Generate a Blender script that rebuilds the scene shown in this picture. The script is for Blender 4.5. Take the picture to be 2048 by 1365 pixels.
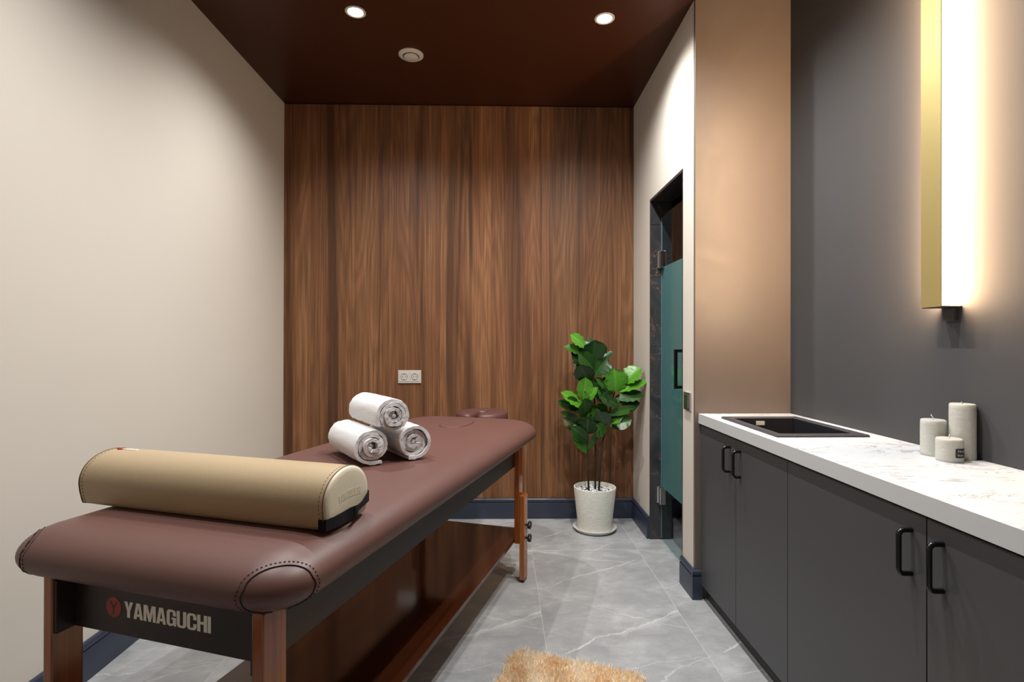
import bpy, bmesh, math, random
import numpy as np
from mathutils import Vector, Matrix, noise
random.seed(7)
D=bpy.data; C=bpy.context.scene.collection
for o in list(D.objects): D.objects.remove(o,do_unlink=True)
sc=bpy.context.scene
# ------------------------------------------------------------------ camera, world, exposure
F_PX,YAW,PITCH,ROLL,CAM_Z=1071.94,.0203,.0028,.0019,1.2
cam=D.cameras.new('camera'); cam.sensor_width=36; cam.lens=F_PX/2048*36; cam.clip_start=.02
co=D.objects.new('camera',cam); C.objects.link(co)
R0=Vector((math.cos(YAW),-math.sin(YAW),0)); FW=Vector((math.sin(YAW)*math.cos(PITCH),math.cos(YAW)*math.cos(PITCH),math.sin(PITCH))); U0=R0.cross(FW)
RV=R0*math.cos(ROLL)+U0*math.sin(ROLL); UV=U0*math.cos(ROLL)-R0*math.sin(ROLL)
m=Matrix((RV,UV,-FW)).transposed().to_4x4(); m.translation=(0,0,CAM_Z); co.matrix_world=m
sc.camera=co
w=D.worlds.new('world'); sc.world=w; w.use_nodes=True
w.node_tree.nodes['Background'].inputs[0].default_value=(.8,.8,.82,1); w.node_tree.nodes['Background'].inputs[1].default_value=.02
sc.view_settings.view_transform='Standard'; sc.view_settings.look='None'; sc.view_settings.gamma=1; sc.view_settings.use_curve_mapping=False
sc.view_settings.exposure=0.08
SPOT_W=84; SPOT_COL=(1,.985,.962); SPOT_ANGLE=math.radians(150); SPOT_BLEND=1.0
LED_E=84; LED_COL=(1,.66,.39)
# ------------------------------------------------------------------ measured room (metres)
XL,XR,YB,H=-1.4744,.9094,3.6617,2.8227
YF=-1.9                      # wall behind the camera
YE=2.4996                    # near end of the right wall, alcove begins
XA=1.364                     # alcove back wall
TA=.3057                     # table turn
def T(u,n,z=0): return Vector((u*math.sin(TA)+n*math.cos(TA),u*math.cos(TA)-n*math.sin(TA),z))
# ------------------------------------------------------------------ materials
class NT:
    def __init__(s,name):
        s.m=D.materials.new(name); s.m.use_nodes=True; s.t=s.m.node_tree; s.b=s.t.nodes['Principled BSDF']
    def n(s,typ,**kw):
        nd=s.t.nodes.new('ShaderNode'+typ)
        for k,v in kw.items():
            if k.startswith('i_'):
                nd.inputs[k[2:].replace('_',' ')].default_value=v
            else: setattr(nd,k,v)
        return nd
    def l(s,a,b): s.t.links.new(a,b)
    def math(s,op,a,b=None,c=None,clamp=False):
        nd=s.n('Math',operation=op,use_clamp=clamp)
        for i,x in enumerate((a,b,c)):
            if x is None: continue
            if isinstance(x,(int,float)): nd.inputs[i].default_value=x
            else: s.l(x,nd.inputs[i])
        return nd.outputs[0]
    def vec(s,scale=(1,1,1),src='Object',rot=(0,0,0),loc=(0,0,0)):
        tc=s.n('TexCoord'); mp=s.n('Mapping'); mp.inputs['Scale'].default_value=scale; mp.inputs['Rotation'].default_value=rot; mp.inputs['Location'].default_value=loc
        s.l(tc.outputs[src],mp.inputs['Vector']); return mp.outputs[0]
    def noise(s,v,scale=5,detail=3,rough=.5,dist=0):
        nd=s.n('TexNoise'); nd.inputs['Scale'].default_value=scale; nd.inputs['Detail'].default_value=detail; nd.inputs['Roughness'].default_value=rough; nd.inputs['Distortion'].default_value=dist
        if v is not None: s.l(v,nd.inputs['Vector'])
        return nd.outputs[0]
    def ramp(s,f,stops,interp='LINEAR'):
        nd=s.n('ValToRGB'); cr=nd.color_ramp; cr.interpolation=interp
        while len(cr.elements)<len(stops): cr.elements.new(.5)
        for e,(p,c) in zip(cr.elements,stops):
            e.position=p; e.color=(c[0],c[1],c[2],1) if hasattr(c,'__len__') else (c,c,c,1)
        s.l(f,nd.inputs[0]); return nd.outputs[0]
    def mix(s,f,a,b,typ='MIX'):
        nd=s.n('MixRGB',blend_type=typ)
        for i,x in zip((0,1,2),(f,a,b)):
            if isinstance(x,(int,float)): nd.inputs[i].default_value=x
            elif isinstance(x,tuple): nd.inputs[i].default_value=(*x[:3],1)
            else: s.l(x,nd.inputs[i])
        return nd.outputs[0]
    def bump(s,h,strength=.2,dist=.01):
        nd=s.n('Bump'); nd.inputs['Strength'].default_value=strength; nd.inputs['Distance'].default_value=dist
        s.l(h,nd.inputs['Height']); s.l(nd.outputs[0],s.b.inputs['Normal'])
    def set(s,col=None,rough=None,metal=None,spec=None,**kw):
        if col is not None:
            if isinstance(col,tuple): s.b.inputs['Base Color'].default_value=(*col,1)
            else: s.l(col,s.b.inputs['Base Color'])
        if rough is not None:
            if isinstance(rough,(int,float)): s.b.inputs['Roughness'].default_value=rough
            else: s.l(rough,s.b.inputs['Roughness'])
        if metal is not None: s.b.inputs['Metallic'].default_value=metal
        if spec is not None: s.b.inputs['Specular IOR Level'].default_value=spec
        for k,v in kw.items(): s.b.inputs[k.replace('_',' ')].default_value=v
        return s.m
M={}
def plain(name,col,rough=.5,metal=0,spec=.5,grain=0,gscale=200,gstr=.1,**kw):
    t=NT(name); c=col
    if grain:
        f=t.noise(t.vec(),gscale,3)
        c=t.mix(f,tuple(x*(1-grain) for x in col),tuple(min(1,x*(1+grain)) for x in col))
        t.bump(f,gstr,.002)
    M[name]=t.set(c,rough,metal,spec,**kw); return M[name]
# painted walls: slight roller texture
def paint(name,col):
    t=NT(name); f=t.noise(t.vec(),2.2,2); g=t.noise(t.vec(),350,2)
    c=t.mix(f,tuple(x*.97 for x in col),tuple(x*1.03 for x in col)); t.bump(g,.06,.001)
    M[name]=t.set(c,.75,spec=.25)
paint('wall_paint',(.64,.59,.52))
t=NT('ceiling_brown'); f=t.noise(t.vec(),300,2); t.bump(f,.02,.001); M['ceiling_brown']=t.set((.050,.0125,.004),.38,spec=.35)
plain('navy_wall',(.030,.040,.065),.5)
plain('navy_skirting',(.028,.036,.060),.33)
t=NT('alcove_laminate'); f=t.noise(t.vec(),900,1); g=t.noise(t.vec((1,1,.6)),3,3); t.bump(f,.10,.0006)
M['alcove_laminate']=t.set(t.mix(g,(.060,.0595,.062),(.067,.0665,.069)),t.ramp(g,[(.3,.66),(.7,.74)]),spec=.22)
t=NT('alcove_panel_glow_tint'); f=t.noise(t.vec(),900,1); g=t.noise(t.vec((1,1,.8)),6,4,.6,2.5); t.bump(f,.06,.0006)
M['alcove_panel_glow_tint']=t.set(t.mix(g,(.128,.101,.083),(.140,.112,.092)),t.ramp(g,[(.35,.38),(.65,.46)]),spec=.75)  # grey end panel; sconce's copper glow partly put into its warm base colour
plain('cabinet_grey',(.056,.057,.061),.45,grain=.05,gscale=700,gstr=.05)
plain('cabinet_side',(.03,.03,.032),.6)
plain('black_metal',(.004,.004,.006),.22)
plain('black_plastic',(.012,.012,.013),.4)
plain('chrome',(.7,.7,.72),.14,1)
plain('steel_satin',(.55,.55,.56),.3,1)
plain('white_plastic',(.62,.57,.52),.35)
plain('socket_grey',(.50,.48,.45),.35)
plain('socket_dark',(.02,.02,.02),.6)
t=NT('brass'); f=t.noise(t.vec((400,400,2)),3,2); t.bump(f,.05,.001); M['brass']=t.set((.56,.45,.19),.48,.75)
def emit(name,col,e):
    t=NT(name); t.set((0,0,0),.5); t.b.inputs['Emission Color'].default_value=(*col,1); t.b.inputs['Emission Strength'].default_value=e; M[name]=t.m
emit('lamp_lens',(1,.97,.92),25); emit('led_strip',LED_COL,LED_E)
# wood wall panels
def wood(name,strip,dark,mid,light,rough=.42,zs=1.0,grain=1.0,axis=0,spec=.4):
    t=NT(name); tc=t.n('TexCoord'); oi=t.n('ObjectInfo')
    sep=t.n('SeparateXYZ'); t.l(tc.outputs['Object'],sep.inputs[0])
    ax=[sep.outputs[0],sep.outputs[1],sep.outputs[2]]
    if axis==2: x,z=ax[0],ax[2]; y=ax[1]
    else: x,z,y=ax[0],ax[1],ax[2]   # axis==1: grain along Y
    if strip:
        sx=t.math('DIVIDE',x,strip); idx=t.math('FLOOR',sx)
        wn=t.n('TexWhiteNoise',noise_dimensions='2D'); cm=t.n('CombineXYZ'); t.l(idx,cm.inputs[0]); t.l(oi.outputs['Random'],cm.inputs[1]); t.l(cm.outputs[0],wn.inputs['Vector'])
        off=wn.outputs[0]
    else: off=oi.outputs['Random']
    off50=t.math('MULTIPLY',off,50)
    def vec(sx_,sz_,o=0):
        cm=t.n('CombineXYZ'); t.l(t.math('MULTIPLY',x,sx_),cm.inputs[0]); t.l(t.math('ADD',t.math('MULTIPLY',z,sz_),t.math('ADD',off50,o)),cm.inputs[1]); t.l(t.math('MULTIPLY',y,sx_),cm.inputs[2]); return cm.outputs[0]
    n1=t.noise(vec(8,.42*zs),1,4,.55,.5)          # broad figure
    n2=t.noise(vec(4.2,.33*zs,9),1,2,.45,.25)     # cathedral field
    n3=t.noise(vec(170,1.7*zs,3),1,4,.65)          # pores
    n4=t.noise(vec(40,.30*zs,5),1,3,.6,.3)        # streaks
    n5=t.noise(vec(10,.26*zs,21),1,3,.5,.9)       # dark heart lines
    ring=t.math('SINE',t.math('MULTIPLY',n2,120)); ring=t.math('MULTIPLY_ADD',ring,.5,.5)
    f=t.math('ADD',t.math('MULTIPLY',n1,.66),t.math('MULTIPLY',n4,.34))
    base=t.ramp(f,[(.32,tuple(.35*a+.65*b for a,b in zip(dark,mid))),(.48,mid),(.66,light)])
    c=t.mix(t.math('MULTIPLY',t.math('SUBTRACT',1,ring),.30*grain),base,dark)
    c=t.mix(t.math('MULTIPLY',t.ramp(n3,[(.40,1.0),(.56,0.0)]),.50*grain),c,dark)
    c=t.mix(t.math('MULTIPLY',t.ramp(n5,[(.53,0.),(.66,1.)]),.80*grain),c,dark)
    tone=t.math('MULTIPLY_ADD',off,.22,.90)
    hs=t.n('HueSaturation'); t.l(c,hs.inputs['Color']); t.l(tone,hs.inputs['Value'])
    t.bump(t.math('ADD',n3,t.math('MULTIPLY',ring,.15)),.06,.001)
    M[name]=t.set(hs.outputs[0],rough,spec=spec)
wood('wall_wood',.231,(.050,.022,.011),(.215,.094,.041),(.31,.152,.070),rough=.50,axis=2,spec=.3)
wood('mahogany',0,(.055,.011,.002),(.34,.092,.018),(.52,.19,.045),rough=.16,axis=2,zs=.7,grain=.6,spec=.6)
wood('rail_wood',0,(.012,.007,.0055),(.022,.013,.0105),(.034,.021,.017),rough=.42,axis=1,zs=.7,grain=.4)
wood('shelf_wood',0,(.016,.004,.0015),(.052,.0125,.0042),(.105,.028,.009),rough=.10,axis=1,zs=.6,grain=.3,spec=.6)
# leather
def leather(name,col,rough,bs=.25,sc_=260,sheen=0):
    t=NT(name); v=t.n('TexVoronoi'); v.inputs['Scale'].default_value=sc_; t.l(t.vec(),v.inputs['Vector'])
    f=t.noise(t.vec(),6,2); c=t.mix(f,tuple(x*.95 for x in col),tuple(x*1.05 for x in col))
    t.bump(v.outputs['Distance'],bs,.0012); M[name]=t.set(c,rough,spec=.5)
leather('pad_vinyl',(.112,.049,.040),.47,.03,500)
leather('cushion_vinyl',(.085,.035,.031),.46,.06,500)
leather('bolster_tan',(.43,.325,.195),.40,.14,520)
leather('bolster_cream',(.66,.60,.46),.42,.16,520)
plain('thread_dark',(.018,.008,.007),.6)
plain('thread_tan',(.13,.075,.035),.6)
t=NT('webbing'); a=t.n('TexWave'); a.inputs['Scale'].default_value=220; t.l(t.vec(rot=(0,0,.8)),a.inputs['Vector']); b=t.n('TexWave',bands_direction='Z'); b.inputs['Scale'].default_value=180; t.l(t.vec(),b.inputs['Vector'])
t.bump(t.math('MULTIPLY',a.outputs['Fac'],b.outputs['Fac']),.8,.002); M['webbing']=t.set((.005,.005,.006),.6,spec=.2)
plain('zip_red',(.45,.01,.015),.35); plain('zip_white',(.75,.74,.72),.5)
plain('print_grey',(.80,.75,.68),.5); plain('print_red',(.30,.035,.014),.5); plain('print_dark',(.035,.014,.010),.5)
# terry
t=NT('terry'); f=t.noise(t.vec(),520,2); g=t.noise(t.vec(),30,3); t.bump(t.math('ADD',f,t.math('MULTIPLY',g,.6)),.9,.003)
M['terry']=t.set(t.mix(f,(.82,.82,.83),(.92,.92,.93)),.95,spec=.1)
# floor tile: stone print, the same slab print turned up on every tile
t=NT('floor_stone'); tc=t.n('TexCoord'); sep=t.n('SeparateXYZ'); t.l(tc.outputs['Object'],sep.inputs[0]); oi=t.n('ObjectInfo')
x,y=sep.outputs[0],sep.outputs[1]
warp=t.noise(tc.outputs['Object'],3.2,5,.6); warp2=t.noise(tc.outputs['Object'],14,3,.6)
wmod=t.math('MAXIMUM',t.math('MULTIPLY_ADD',t.noise(t.vec(loc=(4,4,0)),9,3,.6),3.2,-.75),.05)
def vein(px,py,ang,width,gain,x0,x1):
    ca,sa=math.cos(ang),math.sin(ang)
    d=t.math('ADD',t.math('MULTIPLY',t.math('SUBTRACT',x,px),-sa),t.math('MULTIPLY',t.math('SUBTRACT',y,py),ca))
    s=t.math('ADD',t.math('MULTIPLY',t.math('SUBTRACT',x,px),ca),t.math('MULTIPLY',t.math('SUBTRACT',y,py),sa))
    d=t.math('ADD',d,t.math('ADD',t.math('MULTIPLY_ADD',warp,.16,-.08),t.math('MULTIPLY_ADD',warp2,.022,-.011)))
    k=t.math('SUBTRACT',1,t.math('DIVIDE',t.math('ABSOLUTE',d),t.math('MULTIPLY',wmod,width)),clamp=True)
    along=t.math('MULTIPLY',t.math('GREATER_THAN',s,x0),t.math('LESS_THAN',s,x1))
    return t.math('MULTIPLY',t.math('MULTIPLY',k,along),gain)
vs=[vein(.292,-.095,.53,.009,.75,-.62,.1),vein(.292,-.115,.50,.034,.28,-.35,.1),vein(.09,.365,.52,.006,.55,-.48,.2),vein(.31,-.45,.5,.006,.5,-.4,.2),vein(0,.5,-.35,.005,.5,-.5,.3),vein(-.1,-.02,-.5,.004,.45,-.2,.45),vein(.05,-.5,.2,.004,.5,-.3,.3)]
n_=vs[0]
for q in vs[1:]: n_=t.math('MAXIMUM',n_,q)
fine=t.noise(t.vec((1,1.6,1),rot=(0,0,.6)),7,6,.62,1.3); finev=t.math('SUBTRACT',1,t.math('DIVIDE',t.math('ABSOLUTE',t.math('SUBTRACT',fine,.5)),.012),clamp=True)
fm=t.noise(t.vec(),3,2); finev=t.math('MULTIPLY',finev,t.ramp(fm,[(.5,0.),(.68,.45)]))
cl=t.noise(t.vec((1,1.3,1)),4,6,.6,.6); cl2=t.noise(t.vec((1,1.8,1),rot=(0,0,.5)),11,6,.68,.8); base=t.ramp(t.math('ADD',t.math('MULTIPLY',cl,.6),t.math('MULTIPLY',cl2,.4)),[(.33,(.262,.268,.274)),(.5,(.335,.342,.349)),(.64,(.438,.446,.452))])
c=t.mix(t.math('MAXIMUM',n_,finev),base,(.64,.64,.63)); t.bump(cl,.04,.002)
M['floor_stone']=t.set(c,t.ramp(cl,[(.3,.34),(.7,.46)]),spec=.4)
plain('grout',(.52,.52,.51),.8)
# dark marble lining
t=NT('dark_marble'); f=t.noise(t.vec((1,1,.8)),5,6,.6,1.2); g=t.noise(t.vec(loc=(3,1,0)),2.4,5,.6,1.6)
v1=t.math('SUBTRACT',1,t.math('DIVIDE',t.math('ABSOLUTE',t.math('SUBTRACT',g,.5)),.007),clamp=True)
v1=t.math('MULTIPLY',v1,t.ramp(t.noise(t.vec(loc=(7,3,2)),3.5,2),[(.40,0.),(.52,1.)]))
base=t.ramp(f,[(.3,(.022,.022,.025)),(.6,(.045,.044,.047)),(.8,(.085,.08,.078))]); M['dark_marble']=t.set(t.mix(v1,base,(.22,.11,.045)),.18)
# worktop marble print
t=NT('worktop_marble'); f=t.noise(t.vec((1.0,2.6,1),rot=(0,0,.9)),4.5,6,.62,1.0); v1=t.math('SUBTRACT',1,t.math('DIVIDE',t.math('ABSOLUTE',t.math('SUBTRACT',f,.47)),.013),clamp=True)
g=t.noise(t.vec(loc=(5,2,0)),5.5,2); v1=t.math('MULTIPLY',v1,t.ramp(g,[(.42,0.),(.58,.95)]))
h_=t.noise(t.vec((1.2,4,1),rot=(0,0,.9),loc=(1,7,0)),12,4,.6,.8); sp=t.ramp(h_,[(.60,0.),(.68,.5)])
soft=t.noise(t.vec((1,2.4,1),rot=(0,0,.9)),3,4); base=t.mix(soft,(.61,.63,.65),(.69,.705,.725))
M['worktop_marble']=t.set(t.mix(t.math('MAXIMUM',v1,sp),base,(.13,.145,.18)),.38)
plain('worktop_edge',(.52,.53,.53),.45)
plain('sink_granite',(.016,.016,.019),.13,grain=.4,gscale=900,gstr=.15)
plain('sink_rim',(.050,.052,.062),.35,grain=.3,gscale=900,gstr=.15)
# glass
t=NT('clear_glass'); gl=t.n('BsdfGlossy'); gl.inputs['Roughness'].default_value=.01; tr=t.n('BsdfTransparent'); tr.inputs['Color'].default_value=(.86,.94,.94,1)
fr=t.n('Fresnel'); fr.inputs['IOR'].default_value=1.5; ge=t.n('NewGeometry'); mx=t.n('MixShader'); t.l(t.math('MULTIPLY',fr.outputs[0],t.math('SUBTRACT',1,ge.outputs['Backfacing'])),mx.inputs[0]); t.l(tr.outputs[0],mx.inputs[1]); t.l(gl.outputs[0],mx.inputs[2]); t.l(mx.outputs[0],t.t.nodes['Material Output'].inputs['Surface']); M['clear_glass']=t.m
plain('frosted_film',(.15,.285,.295),.5,spec=.3)
plain('glass_edge',(.20,.28,.32),.2)
# plant
t=NT('leaf'); at=t.n('Attribute',attribute_name='vein'); oi=t.n('ObjectInfo'); f=t.noise(t.vec(),20,3)
c=t.ramp(oi.outputs['Random'],[(0,(.006,.028,.005)),(.5,(.013,.062,.007)),(1,(.035,.125,.010))]); c=t.mix(t.math('MULTIPLY',at.outputs['Fac'],.6),c,(.09,.19,.04)); t.bump(at.outputs['Fac'],.3,.003); M['leaf']=t.set(c,.30,spec=.5)
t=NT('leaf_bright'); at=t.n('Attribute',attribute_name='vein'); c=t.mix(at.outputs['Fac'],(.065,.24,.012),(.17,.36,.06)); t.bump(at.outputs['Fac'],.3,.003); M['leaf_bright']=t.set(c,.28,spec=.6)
plain('stem_bark',(.035,.022,.012),.8,grain=.5,gscale=90,gstr=.5)
t=NT('pot_stone'); f=t.noise(t.vec((22,22,260)),1.3,4,.6); g=t.noise(t.vec((24,24,330),loc=(2,0,0)),1.2,3,.6); c=t.mix(t.ramp(f,[(.35,0.),(.65,1.)]),(.60,.58,.51),(.78,.77,.71)); c=t.mix(t.ramp(g,[(.68,0.),(.76,.65)]),c,(.12,.12,.10)); t.bump(f,.12,.0015); M['pot_stone']=t.set(c,.8)
plain('saucer_white',(.70,.69,.66),.45)
plain('pebble_white',(.80,.80,.80),.7); plain('pebble_black',(.03,.03,.035),.6)
# candle wax
t=NT('wax'); f=t.noise(t.vec((30,30,60)),1,4,.65); g=t.noise(t.vec((60,60,160)),1,3); c=t.mix(f,(.46,.455,.40),(.58,.57,.52)); c=t.mix(t.ramp(g,[(.64,0.),(.72,.5)]),c,(.72,.71,.66)); t.bump(f,.5,.003); M['wax']=t.set(c,.5,spec=.4,Subsurface_Weight=.12); t.b.inputs['Subsurface Radius'].default_value=(.01,.009,.006)
plain('wick',(.75,.70,.58),.8); plain('label_black',(.008,.008,.009),.4); plain('label_white',(.65,.65,.66),.5)
# rug fibre: tint stored per fibre
t=NT('rug_fibre'); at=t.n('Attribute',attribute_name='tint'); c=t.ramp(at.outputs['Fac'],[(0,(.76,.48,.23)),(.3,(.92,.73,.47)),(.6,(.97,.89,.74)),(1,(.99,.97,.93))])
df=t.n('BsdfDiffuse'); tl=t.n('BsdfTranslucent'); mx=t.n('MixShader'); mx.inputs[0].default_value=.42; t.l(c,df.inputs[0]); t.l(c,tl.inputs[0]); t.l(df.outputs[0],mx.inputs[1]); t.l(tl.outputs[0],mx.inputs[2]); t.l(mx.outputs[0],t.t.nodes['Material Output'].inputs['Surface']); M['rug_fibre']=t.m
plain('rug_base',(.80,.62,.40),.9)
# ------------------------------------------------------------------ builders
def put(name,me,mat,parent=None,smooth=False,loc=None,rotz=0):
    if isinstance(me,bmesh.types.BMesh):
        b=me; bmesh.ops.recalc_face_normals(b,faces=b.faces); me=D.meshes.new(name); b.to_mesh(me); b.free()
    for mt in (mat if isinstance(mat,(list,tuple)) else [mat]):
        me.materials.append(M[mt] if isinstance(mt,str) else mt)
    if smooth:
        me.polygons.foreach_set('use_smooth',[True]*len(me.polygons))
        if smooth!=True: me.set_sharp_from_angle(angle=math.radians(smooth))
    o=D.objects.new(name,me); C.objects.link(o)
    if parent: o.parent=parent
    if loc is not None: o.location=loc
    if rotz: o.rotation_euler.z=rotz
    return o
def tag(o,label,cat,group=None):
    o['label']=label; o['category']=cat
    if group: o['group']=group
    return o
def thing(name,loc,rotz,label,cat,group=None):
    o=D.objects.new(name,None); C.objects.link(o); o.empty_display_size=.1; o.location=loc; o.rotation_euler.z=rotz
    return tag(o,label,cat,group)
def copy_thing(root,loc,label=None,rotz=None):
    r=root.copy(); C.objects.link(r); r.location=loc
    if rotz is not None: r.rotation_euler.z=rotz
    if label: r['label']=label
    for ch in list(root.children):
        c=ch.copy(); C.objects.link(c); c.parent=r
        for g in list(ch.children):
            d=g.copy(); C.objects.link(d); d.parent=c
    return r
def struct(o): o['kind']='structure'; return o
def box(x0,x1,y0,y1,z0,z1,bev=0,bm=None,seg=2):
    own=bmesh.new()
    bmesh.ops.create_cube(own,size=1,matrix=Matrix.Translation(((x0+x1)/2,(y0+y1)/2,(z0+z1)/2))@Matrix.Diagonal((x1-x0,y1-y0,z1-z0,1)))
    if bev: bmesh.ops.bevel(own,geom=own.edges[:],offset=bev,segments=seg,affect='EDGES',profile=.5)
    if bm is None: return own
    me=D.meshes.new('tmp'); own.to_mesh(me); own.free(); bm.from_mesh(me); D.meshes.remove(me); return bm
def lathe(prof,seg=48,bm=None,cap=True):
    bm=bm or bmesh.new(); rings=[]
    for r,z in prof:
        if r<1e-6: rings.append([bm.verts.new((0,0,z))])
        else: rings.append([bm.verts.new((r*math.cos(2*math.pi*i/seg),r*math.sin(2*math.pi*i/seg),z)) for i in range(seg)])
    for a,b in zip(rings[:-1],rings[1:]):
        for i in range(seg):
            j=(i+1)%seg
            if len(a)==1 and len(b)==1: continue
            if len(a)==1: bm.faces.new((a[0],b[i],b[j]))
            elif len(b)==1: bm.faces.new((a[i],a[j],b[0]))
            else: bm.faces.new((a[i],a[j],b[j],b[i]))
    return bm
def tube(pts,r,seg=8,bm=None,closed=False):
    bm=bm or bmesh.new(); pts=[Vector(p) for p in pts]; rings=[]; n=len(pts); prev=None
    for i,p in enumerate(pts):
        d=(pts[min(i+1,n-1)]-pts[max(i-1,0)]).normalized()
        if prev is None:
            up=Vector((0,0,1)) if abs(d.z)<.9 else Vector((1,0,0)); a=d.cross(up).normalized()
        else: a=(prev-d*prev.dot(d)).normalized()
        prev=a; b=d.cross(a); rr=r[i] if hasattr(r,'__len__') else r
        rings.append([bm.verts.new(p+a*rr*math.cos(2*math.pi*k/seg)+b*rr*math.sin(2*math.pi*k/seg)) for k in range(seg)])
    for a,b in zip(rings[:-1],rings[1:]):
        for k in range(seg): bm.faces.new((a[k],a[(k+1)%seg],b[(k+1)%seg],b[k]))
    bm.faces.new(rings[0]); bm.faces.new(rings[-1][::-1]); return bm
def extrude_profile(prof,A,B,bm=None):
    """prof: (out,z) points of a closed profile; swept from A to B in plan, 'out' to the left of A->B"""
    bm=bm or bmesh.new(); A=Vector((*A,0)); B=Vector((*B,0)); d=(B-A).normalized(); n=Vector((-d.y,d.x,0)); r=[]
    for P in (A,B): r.append([bm.verts.new(P+n*o+Vector((0,0,z))) for o,z in prof])
    k=len(prof)
    for i in range(k): bm.faces.new((r[0][i],r[0][(i+1)%k],r[1][(i+1)%k],r[1][i]))
    bm.faces.new(r[0]); bm.faces.new(r[1][::-1]); return bm
# ------------------------------------------------------------------ room shell
WT=.135
struct(put('ceiling',box(XL-.1,2.3,YF-.1,YB+.1,H,H+.1),'ceiling_brown'))
struct(put('wall_left',box(XL-.1,XL,YF-.1,YB+.1,-.05,H),'wall_paint'))
struct(put('wall_rear',box(XL,XA,YF-.1,YF,-.05,H),'wall_paint'))
DY0,DY1,DZ=2.667,3.262,2.072
bm=box(XR,XR+WT,DY1+.004,YB+.05,-.05,H); box(XR,XR+WT,DY0-.004,DY1+.004,DZ+.004,H,0,bm); box(XR,XR+WT,YE+.018,DY0-.004,-.05,H,0,bm)
struct(put('wall_right',bm,'wall_paint'))
struct(put('wall_alcove',box(XA,XA+.1,YF-.1,YE,-.05,H),'alcove_laminate'))
struct(put('wall_alcove_end',box(XR+.001,XA+.1,YE,YE+.017,.0,H,.0008),'alcove_panel_glow_tint'))
bm=box(XR+WT,2.3,YB+.02,YB+.1,-.05,H); box(2.2,2.3,YE+.1,YB+.05,-.05,H,0,bm); box(XR+WT,2.3,YE+.018,YE+.1,-.05,H,0,bm)
struct(put('wall_corridor',bm,'navy_wall'))
# back wall: wall body and four laminate panels with hairline joints
wb=struct(put('wall_back',box(XL-.1,XR+WT,YB+.010,YB+.1,-.05,H),'black_plastic'))
seams=[XL+.001,-1.109,-.4169,.2756,XR-.001]
for a,b in zip(seams[:-1],seams[1:]):
    o=put('panel',box(a+.0004-(a+b)/2,b-.0004-(a+b)/2,0,.009,.12,H-.006,.0006,seg=1),'wall_wood',wb,loc=((a+b)/2,YB,0))
# floor: slab and rectangular tiles
fl=struct(put('floor',box(XL-.1,2.3,YF-.1,YB+.1,-.06,-.0009),'grout'))
TW,TL,X0,Y0=.6143,1.2286,.1807,3.092
tile_mesh={}
def clip_tile(x0,x1,y0,y1):
    cx,cy=(x0+x1)/2,(y0+y1)/2; full=(round(max(x0,XL)-cx,4),round(min(x1,2.2)-cx,4),round(max(y0,YF)-cy,4),round(min(y1,YB+.02)-cy,4))
    if full not in tile_mesh:
        a,b,c,d=full; g=.0010
        bm=box(a+g,b-g,c+g,d-g,-.0035,0,.0007,seg=1); me=D.meshes.new('tile'); bmesh.ops.recalc_face_normals(bm,faces=bm.faces); bm.to_mesh(me); bm.free(); me.materials.append(M['floor_stone']); tile_mesh[full]=me
    o=D.objects.new('tile',tile_mesh[full]); C.objects.link(o); o.parent=fl; o.location=(cx,cy,0)
for i in range(-3,4):
    for j in range(-5,2):
        x0=X0+i*TW; y0=Y0+j*TL
        if x0+TW<XL+.02 or x0>2.18 or y0+TL<YF+.02 or y0>YB: continue
        clip_tile(x0,x0+TW,y0,y0+TL)
# skirting boards
SK=[(0,0),(.016,0),(.016,.104),(.0145,.107),(.0085,.1085),(.0085,.112),(.0130,.1135),(.0150,.119),(.0145,.127),(.0105,.134),(.006,.137),(0,.137)]
def skirting(name,*runs):
    bm=bmesh.new()
    for A,B in runs: extrude_profile(SK,A,B,bm)
    return struct(put(name,bm,'navy_skirting',smooth=35))
skirting('baseboard_left',((XL,YB),(XL,YF))).data
for o in [D.objects['baseboard_left']]: pass
skirting('baseboard_back',((XR,YB),(XL,YB)))
skirting('baseboard_right',((XR,DY1+.001),(XR,YB)))
bm=extrude_profile(SK,(XR,YE-.002),(XR,DY0-.001)); extrude_profile(SK,(XR+.03,YE+.0),(XR-.0155,YE+.0),bm)
struct(put('baseboard_right',bm,'navy_skirting',smooth=35))
# door lining of dark marble slabs
tr=struct(put('trim_1',box(XR+.002,XR+WT,DY0-.004,DY0-.002,0,DZ),'grout'))
def slab(x0,x1,y0,y1,z0,z1): put('slab',box(x0,x1,y0,y1,z0,z1,.001,seg=1),'dark_marble',tr)
for z0,z1 in ((0,1.177),(1.179,1.92),(1.922,DZ-.012)):
    slab(XR,XR+WT,DY1-.008,DY1+.003,z0,z1); slab(XR,XR+WT,DY0-.002,DY0+.009,z0,z1)
slab(XR,XR+WT,DY0-.002,DY1+.003,DZ-.011,DZ+.003)
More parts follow.
